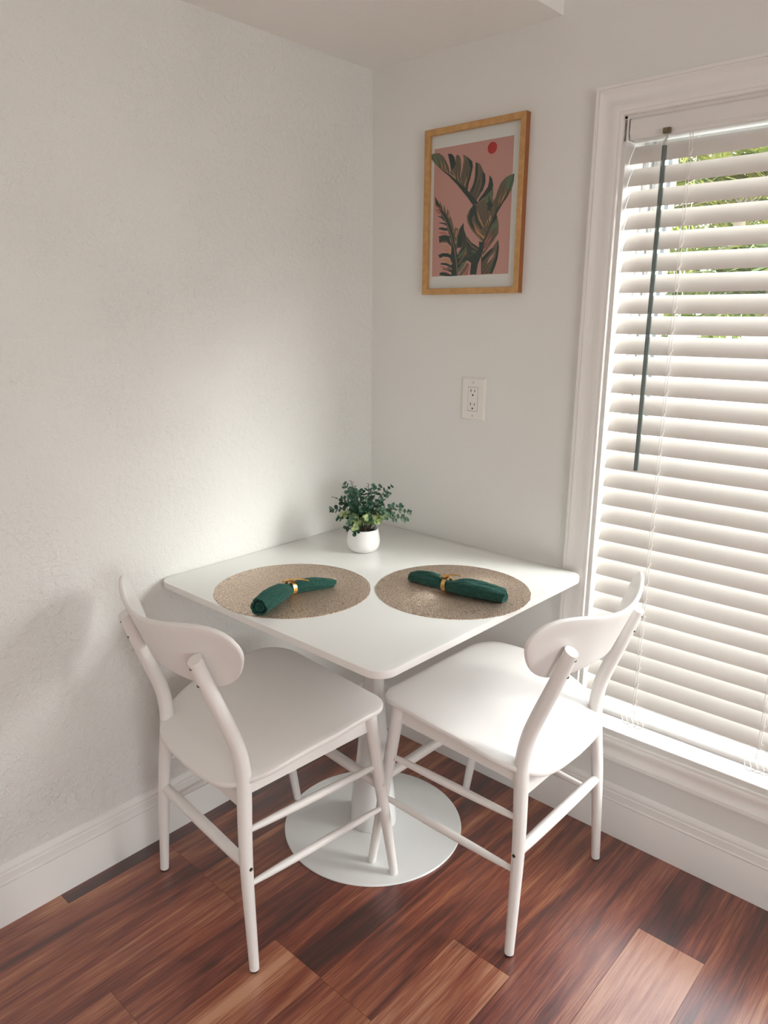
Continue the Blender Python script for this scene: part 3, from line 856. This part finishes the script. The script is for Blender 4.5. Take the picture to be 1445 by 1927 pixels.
ART=[("D",[316,2661,413,2537,522,2390,619,2244,740,2152,857,1951,936,1781,1025,1528,1142,1134,1210,798,1211,498,965,492,984,694,922,978,950,1200,931,1423,838,1650,734,1905,602,2081,470,2284,345,2446]),("D",[602,2081,517,2184,384,2264,497,2227,553,2222]),("D",[673,1965,577,2055,426,2122,520,2120,651,2077]),("D",[751,1849,638,1899,443,1949,562,1951,748,1918]),("D",[800,1708,644,1732,463,1781,511,1819,611,1815,790,1777]),("D",[894,1425,763,1494,614,1511,494,1527,485,1575,618,1609,759,1600,871,1565]),("D",[936,1284,766,1419,617,1427,524,1399,495,1510,688,1535,913,1424]),("D",[975,919,854,1009,668,1032,549,995,486,1083,635,1126,813,1117,963,1060]),("D",[976,695,788,787,562,824,598,865,785,857,973,779]),("D",[981,582,792,659,649,693,715,733,864,727,977,667]),("D",[984,491,798,497,553,533,550,596,652,616,832,587,983,525]),("R",[581,2275,456,2368,315,2449,382,2347]),("R",[601,2136,496,2282,319,2325,424,2205]),("O",[959,1171,807,1305,627,1343,771,1265,941,1144]),("O",[944,1061,810,1213,642,1230,794,1152]),("O",[993,849,894,937,576,965,728,902,991,807]),("O",[969,892,781,984,559,923,783,928]),("R",[840,1608,682,1688,488,1701,535,1656,759,1614]),("R",[960,639,790,730,544,782,641,721]),("R",[983,525,794,616,548,676,651,636]),("B",[935,1326,765,1447,541,1465,766,1405]),("B",[766,1405,624,1441,527,1433,655,1406]),("B",[512,2363,491,2529,577,2385,633,2271]),("B",[634,2243,643,2420,698,2292,733,2153]),("B",[742,2097,764,2301,849,2171,909,2030,875,1950]),("B",[858,1924,888,2086,967,1916,1018,1720,977,1668]),("B",[985,1640,1063,1786,1162,1738,1162,1547,1077,1414,1037,1499]),("B",[1080,1331,1165,1464,1192,1242,1122,1191]),("O",[825,2036,804,2202,881,2086]),("O",[1073,1525,1090,1729,1139,1685,1120,1522]),("G",[916,1837,921,2001,977,1860]),("G",[1053,1388,1126,1549,1145,1438]),("D",[1345,1888,1363,1711,1455,1528,1632,1354,1889,1210,1894,1096,1828,512,1616,519,1642,822,1511,896,1336,793,1203,686,1146,1051,1282,1237,1156,1250,1146,1493,1208,1735]),("B",[1379,1669,1468,1473,1670,1284,1867,1165,1852,1120,1637,1232,1446,1420]),("B",[1640,1177,1853,1085,1838,1039,1660,1108]),("B",[1611,1029,1807,965,1799,916,1687,910,1585,975]),("B",[1146,1051,1282,1237,1353,1425,1335,1262,1218,1047]),("G",[1156,967,1323,1125,1460,1255,1469,1200,1258,962]),("O",[1260,907,1430,1120,1481,1172,1474,1090,1297,878]),("B",[1174,799,1328,987,1466,1118,1486,1062,1246,796]),("G",[1197,659,1335,834,1493,897,1410,762,1255,573]),("B",[1222,504,1377,680,1513,841,1588,755,1348,500]),("G",[1385,499,1520,675,1583,700,1528,508]),("R",[1402,512,1518,730,1569,783,1584,672,1492,504]),("R",[1648,587,1740,515,1669,514]),("L",[527,2224,553,2222,747,1960,924,1617,1065,1249,1159,883,1203,504,1167,505,1123,885,1029,1251,891,1619,718,1948]),("B",[89,3748,245,3774,437,3755,586,3656,699,3509,776,3375,826,3197,701,3251,460,3372,271,3529,156,3637]),("G",[116,3742,264,3758,364,3745,417,3565,458,3426,289,3527]),("G",[412,3739,486,3717,555,3495,607,3355,514,3393]),("D",[739,3703,865,3687,957,3604,1017,3439,1012,3374,958,3315,863,3259,824,3436]),("B",[826,3197,863,3273,958,3315,1018,3413,1005,3546,1037,3647,1133,3608,1190,3510,1206,3286,1172,3079,1209,2863,1070,2971,958,3102]),("B",[1252,3280,1282,3486,1248,3628,1397,3549,1557,3421,1587,3280,1524,3014,1454,2864,1440,2694,1216,2863,1174,3026,1205,3128]),("D",[1397,3549,1568,3412,1594,3279,1524,3001,1468,2863,1440,2694,1355,2743,1462,2995,1506,3251]),("B",[1678,3380,1823,3317,1899,3205,1944,3110,2004,3039,2020,2857,1949,2670,1854,2536,1723,2396,1565,2471,1478,2625,1595,2797,1678,3023]),("D",[1910,3122,2004,3039,2021,2844,1949,2657,1858,2588,1822,2617,1909,2791]),("D",[1678,3380,1748,3346,1767,3065,1704,2812,1576,2615,1540,2645,1666,2894]),("O",[574,3573,698,3345,746,3227,686,3261]),("O",[917,3266,1040,3027,1070,2973,989,3046]),("O",[1063,3170,1187,2892,1144,2910]),("O",[1415,3131,1322,2852,1389,2766,1395,2949]),("O",[490,3583,620,3300,560,3334]),("O",[1209,3049,1259,2858,1231,2845]),("D",[442,3375,812,3183,1179,2909,1451,2691,1793,2379,1796,2318,1660,2285,1441,2528,1074,2891,777,3144]),("D",[2139,3009,2227,2912,2274,2753,2244,2633,2090,2519,1927,2425,1794,2345,1831,2447,1970,2577,2097,2720,2134,2845]),("B",[2910,2963,2905,2788,2852,2618,2719,2428,2567,2250,2398,2032,2294,2131,2267,2328,2360,2436,2417,2611,2505,2780,2660,2903]),("G",[2905,2953,2899,2789,2842,2624,2758,2577,2654,2714,2661,2877,2769,2939]),("O",[2551,2546,2504,2320,2442,2145,2463,2349]),("O",[2710,2581,2588,2338,2475,2142,2590,2415]),("B",[1665,2330,1795,2337,1993,2445,2122,2562,2265,2672,2265,2497,2294,2261,2408,2044,2296,1896,2141,1644,2013,1338,1835,1477,1617,1680,1476,1878,1440,2042,1525,2196]),("G",[2272,2676,2290,2520,2206,2347,2082,2293,2001,2418,2122,2549]),("D",[2130,2536,2205,2373,2298,2235,2224,2189,2262,2108,2160,2143,2104,2121,2121,2250,2074,2320,2146,2352]),("D",[1665,2330,1756,2282,1757,2123,1814,1933,1961,1709,1936,1671,1747,1885,1690,2076,1604,1976,1682,1783,1830,1585,1796,1574,1578,1790,1492,1984,1560,2193]),("O",[1624,1921,1788,1748,1968,1562,2081,1488,2027,1412,1830,1585]),("O",[1775,2175,1888,1954,2028,1731,1996,1707,1849,1904]),("O",[2153,1933,2128,1777,2073,1649,2091,1833]),("O",[2266,2029,2229,1901,2163,1748,2186,1957]),("O",[1682,1783,1830,1585,1941,1417,1797,1560]),("B",[2416,2017,2454,1910,2496,1750,2498,1536,2351,1352,2191,1188,2037,1003,1991,1091,2031,1331,2171,1589,2323,1894]),("G",[2475,1830,2498,1711,2385,1667,2204,1600,2297,1752]),("D",[2382,2020,2440,1937,2359,1839,2263,1767,2305,1922]),("R",[2315,1532,2225,1320,2044,1062,2024,1130,2149,1351]),("R",[2256,1570,2148,1378,2053,1223,2064,1356]),("B",[2499,1383,2537,1170,2508,906,2436,694,2354,520,2012,506,1989,929,2163,1083,2326,1181]),("D",[2499,1383,2537,1170,2508,906,2436,694,2354,520,2259,517,2366,751,2445,962,2477,1173]),("D",[2326,1181,2197,1081,1999,929,2004,820,2201,987,2346,1127]),("P",[2419,1086,2347,913,2171,770,2232,918]),("D",[2661,2421,2689,2393,2446,2067,2171,1589,2054,1343,2019,1090,1868,771,1828,512,1616,519,1655,835,1578,975,1818,1100,1889,1210,1882,1367,2006,1346,2136,1618,2380,2072]),("D",[2896,2939,2917,2957,2719,2423,2676,2381]),("D",[1967,1093,1991,1091,2019,506,1992,507]),("S",[2343,3671,2340,3634,2328,3598,2306,3567,2277,3541,2243,3524,2205,3516,2167,3518,2131,3530,2099,3551,2074,3579,2057,3613,2050,3650,2053,3688,2066,3724,2088,3755,2118,3780,2152,3797,2190,3805,2228,3802,2264,3790,2295,3770,2320,3742,2336,3708]),("D",[489,3371,470,3459,435,3548,386,3639,322,3732,318,3732,378,3638,422,3547,452,3457,468,3369]),("D",[601,3304,588,3409,557,3516,507,3625,440,3736,435,3736,499,3624,544,3515,571,3408,580,3303]),("D",[711,3238,704,3339,675,3442,624,3547,552,3655,547,3655,616,3547,664,3441,689,3338,693,3237]),("D",[792,3203,780,3290,751,3380,704,3471,638,3565,634,3565,696,3471,740,3379,766,3289,774,3201]),("D",[1154,2923,1169,3086,1159,3252,1125,3420,1066,3591,1062,3591,1116,3421,1146,3253,1152,3087,1132,2924]),("D",[1080,2969,1057,3131,1056,3289,1077,3445,1118,3597,1114,3598,1069,3446,1045,3292,1042,3133,1061,2972]),("D",[1246,2858,1285,3025,1324,3192,1362,3358,1400,3523,1396,3524,1353,3361,1309,3196,1265,3031,1221,2864]),("D",[1301,2799,1360,2958,1409,3117,1446,3276,1473,3436,1468,3437,1437,3279,1394,3121,1341,2964,1277,2806]),("D",[1372,2754,1414,2951,1420,3150,1392,3352,1329,3558,1325,3558,1384,3353,1407,3151,1396,2953,1350,2756]),("D",[1592,2505,1708,2652,1796,2814,1857,2989,1892,3180,1888,3181,1849,2993,1782,2819,1689,2659,1569,2514]),("D",[1647,2462,1760,2645,1829,2844,1854,3058,1837,3289,1833,3290,1845,3061,1815,2847,1741,2650,1622,2468]),("D",[1716,2428,1815,2557,1887,2694,1932,2839,1952,2993,1948,2994,1923,2842,1873,2699,1796,2564,1693,2436]),("D",[1553,2550,1668,2720,1739,2905,1767,3107,1750,3325,1746,3326,1759,3109,1729,2908,1654,2724,1535,2555]),("D",[2453,2115,2504,2344,2572,2555,2656,2751,2756,2929,2752,2931,2648,2753,2560,2560,2489,2349,2433,2122]),("D",[2484,2138,2603,2299,2707,2470,2797,2651,2872,2841,2868,2843,2789,2654,2696,2476,2588,2306,2465,2146]),("D",[2422,2093,2429,2296,2462,2485,2520,2660,2602,2820,2598,2821,2512,2662,2450,2488,2413,2300,2401,2098]),("D",[2388,2070,2374,2208,2380,2343,2406,2477,2451,2607,2448,2608,2399,2478,2370,2346,2360,2211,2371,2074]),("D",[2542,2236,2657,2335,2754,2448,2833,2574,2895,2713,2892,2715,2827,2578,2745,2453,2645,2342,2527,2244]),("D",[2146,1647,2032,1806,1942,1965,1876,2121,1834,2276,1830,2275,1867,2120,1929,1962,2014,1803,2123,1642]),("D",[2113,1596,1971,1754,1863,1918,1789,2085,1749,2257,1745,2256,1781,2084,1851,1915,1956,1751,2093,1591]),("D",[2177,1697,2090,1867,2020,2037,1967,2205,1931,2372,1927,2372,1958,2205,2007,2036,2072,1865,2154,1694]),("D",[2222,1772,2164,1901,2119,2029,2088,2156,2071,2281,2067,2281,2080,2155,2107,2028,2148,1900,2202,1770]),("D",[2298,1924,2281,1977,2263,2030,2246,2084,2229,2137,2225,2137,2238,2083,2251,2030,2265,1976,2278,1922]),("D",[2068,1494,1889,1618,1750,1767,1653,1940,1599,2137,1595,2136,1645,1937,1738,1763,1872,1612,2047,1486]),("D",[2036,1415,1844,1540,1692,1691,1582,1865,1515,2064,1511,2062,1575,1862,1681,1686,1829,1534,2018,1408]),("D",[2063,1190,2184,1288,2295,1392,2396,1503,2488,1619,2485,1621,2390,1507,2285,1399,2171,1297,2046,1201]),("D",[2077,1270,2188,1392,2289,1512,2381,1632,2464,1752,2461,1754,2374,1636,2279,1518,2173,1400,2059,1281]),("D",[2050,1084,2147,1157,2235,1237,2314,1323,2383,1416,2379,1418,2308,1327,2226,1243,2136,1165,2036,1093]),("D",[2062,542,2181,691,2282,846,2364,1008,2429,1175,2425,1176,2357,1011,2270,851,2166,698,2042,550]),("D",[2166,516,2273,638,2362,765,2433,899,2486,1039,2483,1041,2426,902,2351,770,2258,644,2147,525]),("D",[2039,651,2127,754,2205,863,2273,978,2332,1100,2329,1102,2266,982,2193,868,2111,761,2020,660]),("D",[2032,761,2075,821,2118,881,2160,940,2202,999,2199,1001,2154,943,2108,885,2062,827,2016,769]),("B",[1519,953,1478,1126,1411,1300,1317,1476,1196,1654,1192,1654,1309,1475,1399,1298,1462,1123,1498,949]),("B",[1589,977,1517,1151,1446,1326,1374,1500,1302,1674,1298,1674,1366,1499,1433,1324,1500,1149,1568,973]),("G",[1725,1027,1636,1116,1555,1211,1483,1313,1419,1422,1416,1421,1476,1311,1546,1207,1623,1111,1709,1020])]

bm = bmesh.new()
box(bm, FX0+.012, FX1-.012, -.0080, -.002, FZ0+.012, FZ1-.012, 0)
yy = -.0082
pk = [bm.verts.new((x, yy, z)) for x, z in ((.2425, 1.5125), (.5015, 1.5125), (.5005, 1.850), (.2425, 1.850))]
bm.faces.new(pk).material_index = 1
for i, (k, q) in enumerate(ART):
    pts = [Vector((.2155+q[j]/10000, 0, 1.4625+q[j+1]/10000)) for j in range(0, len(q), 2)]
    pts = [Vector((min(FX1-.0165, max(FX0+.0165, p.x)), yy-.00002-.000006*i, p.z)) for p in pts]
    vs = [bm.verts.new(p) for p in pts]
    for tri in tessellate_polygon([pts]):
        try: bm.faces.new([vs[t] for t in tri]).material_index = 2+keys.index(k)
        except ValueError: pass
for f in bm.faces: pass
me = bpy.data.meshes.new('print'); bmesh.ops.translate(bm, verts=bm.verts[:], vec=-FC); bm.to_mesh(me); bm.free()
for m in pm: me.materials.append(m)
po = bpy.data.objects.new('print', me); COL.objects.link(po); po.parent = pic
bm = bmesh.new(); box(bm, FX0+.0125, FX1-.0125, -.0118, -.0105, FZ0+.0125, FZ1-.0125)
pobj('glazing', bm, M_glass)

# ---------------------------------------------------------------- wall outlet
OC = Vector((.4005, 0, 1.1105)); OW, OH = .084, .124
outlet = empty('wall_outlet', OC, label='white double electrical outlet with rectangular cover plate, below the framed print', cat='outlet')
bm = bmesh.new()
base_ = [(-OW/2, 0, 0), (OW/2, 0, 0), (OW/2, 0, OH), (-OW/2, 0, OH)]
def prect(bm, x0, x1, z0, z1, y): return [bm.verts.new(p) for p in ((x0,y,z0),(x1,y,z0),(x1,y,z1),(x0,y,z1))]
r0 = prect(bm, -OW/2, OW/2, 0, OH, -.0004); r1 = prect(bm, -OW/2, OW/2, 0, OH, -.0022); r2 = prect(bm, -OW/2+.0065, OW/2-.0065, .0065, OH-.0065, -.0062)
h0, h1, g0, g1 = -.0172, .0172, .0275, .0965
r3 = prect(bm, h0, h1, g0, g1, -.0062); r4 = prect(bm, h0, h1, g0, g1, -.002)
for a, b in ((r0, r1), (r1, r2), (r2, r3), (r3, r4)):
    for k in range(4): bm.faces.new((a[k], a[(k+1) % 4], b[(k+1) % 4], b[k]))
bm.faces.new(r0[::-1]); bm.faces.new(r4)
obj('cover_plate', bm, M_plate, outlet)
bm = bmesh.new(); box(bm, h0+.0010, h1-.0010, -.0068, -.0025, g0+.0010, g1-.0010)
rc = obj('receptacle', bm, M_plate, outlet, bevel=.0008)
bm = bmesh.new()
for zc in (.0445, .0825):
    box(bm, -.0079, -.0059, -.0070, -.0066, zc-.001, zc+.0075); box(bm, .0055, .0073, -.0070, -.0066, zc-.0005, zc+.0062)
    ring = [bm.verts.new((.0026*math.cos(a), -.00695, zc-.0092+.0026*math.sin(a))) for a in [2*PI*k/16 for k in range(16)]]
    bm.faces.new(ring)
obj('slots', bm, M_slot, rc, label='dark socket slots')
for zc in (.0140, .1095):
    bm = bmesh.new(); tube(bm, [(0, -.0060, zc), (0, -.0069, zc)], .0030, 16)
    sc = obj('screw', bm, M_plate, outlet, smooth=40)
    bm = bmesh.new(); box(bm, -.0005, .0005, -.00705, -.0068, zc-.0026, zc+.0026); obj('screw_slot', bm, M_slot, sc)

# ---------------------------------------------------------------- outside
bm = bmesh.new(); box(bm, -9, 14, WT+.0, 16, -.35, -.30); obj('ground', bm, M_ground, kind='structure')
bm = bmesh.new(); box(bm, -9, 14, -16, RY-.14, -.35, -.30); obj('ground', bm, M_ground, kind='structure')
bm = bmesh.new(); box(bm, -7, 6, 2.6, 2.75, -.30, 1.22); box(bm, -7, 6, 2.56, 2.79, 1.22, 1.28)
obj('garden_wall', bm, M_ext, bevel=.01, label='low white garden wall seen through the blind, below the palm leaves', cat='wall')
for i, (x, lb) in enumerate(((.20, 'white porch post outside the window, the one nearer the tilt wand'), (.55, 'white porch post outside the window, the one farther from the tilt wand'))):
    bm = bmesh.new(); box(bm, -.045, .045, -.045, .045, 0, 1.62); box(bm, -.06, .06, -.06, .06, 1.62, 1.66)
    o = obj('porch_post', bm, M_ext, bevel=.006, label=lb, cat='post', group='white posts outside'); o.location = (x, 2.1, -.30)
bm = bmesh.new(); box(bm, WX0-.70, WX0-.035, .38, .42, -.30, 2.9)
obj('side_screen', bm, M_siding, bevel=.004, label='pale ribbed screen panel outside, seen at the left edge of the window', cat='screen')

def palm(label, loc, h, nf, fl, seed, m):
    rr = random.Random(seed)
    root = empty('palm_tree', loc, label=label, cat='palm tree', group='palms behind the garden wall')
    bm = bmesh.new()
    P = catmull([(0,0,0), (.04*rr.uniform(-1,1), .04, h*.5), (0,0,h)], 6)
    tube(bm, P, [.085-.03*i/(len(P)-1)+.006*(i % 2) for i in range(len(P))], 14)
    obj('trunk', bm, M_bark, root, smooth=50)
    for f in range(nf):
        az = 2*PI*f/nf+rr.uniform(-.25, .25); el = rr.uniform(.15, 1.25); L_ = fl*rr.uniform(.75, 1.1)
        d = Vector((math.cos(az)*math.cos(el), math.sin(az)*math.cos(el), math.sin(el)))
        o = Vector((0, 0, h)); pts = []
        for k in range(13):
            t = k/12; p = o+d*L_*t+Vector((0, 0, -.62*L_*t*t)); pts.append(p)
        bm = bmesh.new(); tube(bm, pts, [.012-.009*k/12 for k in range(13)], 5)
        nl = 34
        for k in range(nl):
            t = .10+.90*k/nl; x = t*12; i = min(11, int(x)); p = pts[i].lerp(pts[i+1], x-i); tg = (pts[i+1]-pts[i]).normalized()
            s = tg.cross(Vector((0, 0, 1))).normalized()
            ll = fl*.34*math.sin(PI*(.12+.82*t))
            for sg in (-1, 1):
                dr = (s*sg+tg*.7+Vector((0, 0, rr.uniform(-.35, .15)))).normalized()
                wv = dr.cross(Vector((rr.uniform(-.3,.3), rr.uniform(-.3,.3), 1))).normalized()*.017
                a, b_, c_ = p, p+dr*ll*.5, p+dr*ll+Vector((0, 0, -.12*ll))
                v = [bm.verts.new(q) for q in (a-wv*.4, a+wv*.4, b_+wv, b_-wv, c_)]
                mi = 1+(0 if rr.random() < .6 else rr.randrange(3))
                bm.faces.new((v[0], v[1], v[2], v[3])).material_index = mi; bm.faces.new((v[3], v[2], v[4])).material_index = mi
        obj('frond', bm, [M_bark]+[M_palm[(m+k) % 3] for k in range(3)], root)
    return root
palm('yellow-green palm right behind the garden wall, farthest left in the window view', (-2.1, 4.5, -.3), 1.6, 24, 1.4, 1, 1)
palm('mid-green palm behind the garden wall, in the middle of the window view', (-.2, 4.8, -.3), 1.8, 24, 1.3, 2, 0)
palm('tall palm with high crown in the upper part of the window view', (-1.3, 7.4, -.3), 2.9, 28, 1.8, 3, 1)
hrn = random.Random(44)
hedge = empty('hedge', (-2.0, 9.9, -.3), label='tall dense light green hedge filling the background behind the palms', cat='hedge')
bm = bmesh.new()
for k in range(13000):
    c_ = Vector((hrn.uniform(-3.2, 3.2), hrn.uniform(-.5, .5), 5.2*hrn.random()**1.15))
    d_ = Vector((hrn.gauss(0, 1), hrn.gauss(0, 1), hrn.gauss(0, .8))).normalized(); n_ = d_.cross(Vector((hrn.gauss(0,1), hrn.gauss(0,1), hrn.gauss(0,1)))).normalized()
    l_ = hrn.uniform(.14, .34)
    v = [bm.verts.new(q) for q in (c_, c_+d_*l_*.5+n_*l_*.17, c_+d_*l_, c_+d_*l_*.5-n_*l_*.17)]
    bm.faces.new(v).material_index = hrn.choice((0, 0, 1, 1, 2))
obj('foliage', bm, [M_palm[0], M_palm[1], M_palm[2]], hedge, kind='stuff')
bm = bmesh.new()
for k in range(14):
    x_ = -3.1+k*.47; tube(bm, catmull([(x_, 0, 0), (x_+.05, .03, 2.0), (x_-.04, -.02, 4.2)], 3), .018, 6)
obj('stems', bm, M_bark, hedge, kind='stuff')

# ---------------------------------------------------------------- light
sc = bpy.context.scene
w = bpy.data.worlds.new('sky'); sc.world = w; w.use_nodes = True
N, L = w.node_tree.nodes, w.node_tree.links
bg = N['Background']
tc = N.new('ShaderNodeTexCoord'); sp = N.new('ShaderNodeSeparateXYZ'); L.new(tc.outputs['Generated'], sp.inputs[0])
cr = N.new('ShaderNodeValToRGB'); L.new(sp.outputs[2], cr.inputs[0])
cr.color_ramp.elements[0].position = 0.0; cr.color_ramp.elements[0].color = (.985,.99,.965,1)
cr.color_ramp.elements[1].position = 1.0; cr.color_ramp.elements[1].color = (.34,.38,.43,1)
e_ = cr.color_ramp.elements.new(.5); e_.color = (.82,.86,.90,1)
L.new(cr.outputs[0], bg.inputs[0]); bg.inputs[1].default_value = 8

def portal(loc, rot, sx, sy):
    l = bpy.data.lights.new('window_portal', 'AREA'); l.shape = 'RECTANGLE'; l.size = sx; l.size_y = sy
    l.cycles.is_portal = True
    o = bpy.data.objects.new('window_portal', l); COL.objects.link(o); o.location = loc; o.rotation_euler = rot
portal(((WX0+WX1)/2, WT+.02, (WZ0+WZ1)/2), (R(-90), 0, 0), WX1-WX0+.1, WZ1-WZ0+.1)
portal((RX+.16, (UY0+UY1)/2, (UZ0+UZ1)/2), (R(90), 0, R(90)), UY1-UY0, UZ1-UZ0)

sl = bpy.data.lights.new('hazy_sun', 'SUN'); sl.energy = 12; sl.angle = R(34); sl.color = (1.0, .98, .94)
so = bpy.data.objects.new('hazy_sun', sl); COL.objects.link(so)
so.rotation_euler = Vector((-.85,-.28,-.43)).to_track_quat('-Z', 'Y').to_euler()

# ---------------------------------------------------------------- camera
cam = bpy.data.cameras.new('camera'); co = bpy.data.objects.new('camera', cam); COL.objects.link(co); sc.camera = co
yaw, pitch, roll = (2.300347, -0.252816, 0.007451)
d = Vector((math.cos(yaw)*math.cos(pitch), math.sin(yaw)*math.cos(pitch), math.sin(pitch)))
rt = Vector((math.sin(yaw), -math.cos(yaw), 0)); up = rt.cross(d)
r2 = math.cos(roll)*rt+math.sin(roll)*up; u2 = -math.sin(roll)*rt+math.cos(roll)*up
m = Matrix((r2, u2, -d)).transposed().to_4x4(); m.translation = Vector((1.64424, -1.77553, 1.39089))
co.matrix_world = m
cam.sensor_fit = 'HORIZONTAL'; cam.sensor_width = 36; cam.lens = 1399.990*36/1445; cam.clip_start = .02

sc.view_settings.view_transform = 'Standard'; sc.view_settings.look = 'None'; sc.view_settings.gamma = 1.0; sc.view_settings.use_curve_mapping = False
sc.view_settings.exposure = .1
sc.cycles.max_bounces = 16; sc.cycles.diffuse_bounces = 10; sc.cycles.transparent_max_bounces = 12
sc.cycles.sample_clamp_indirect = 6
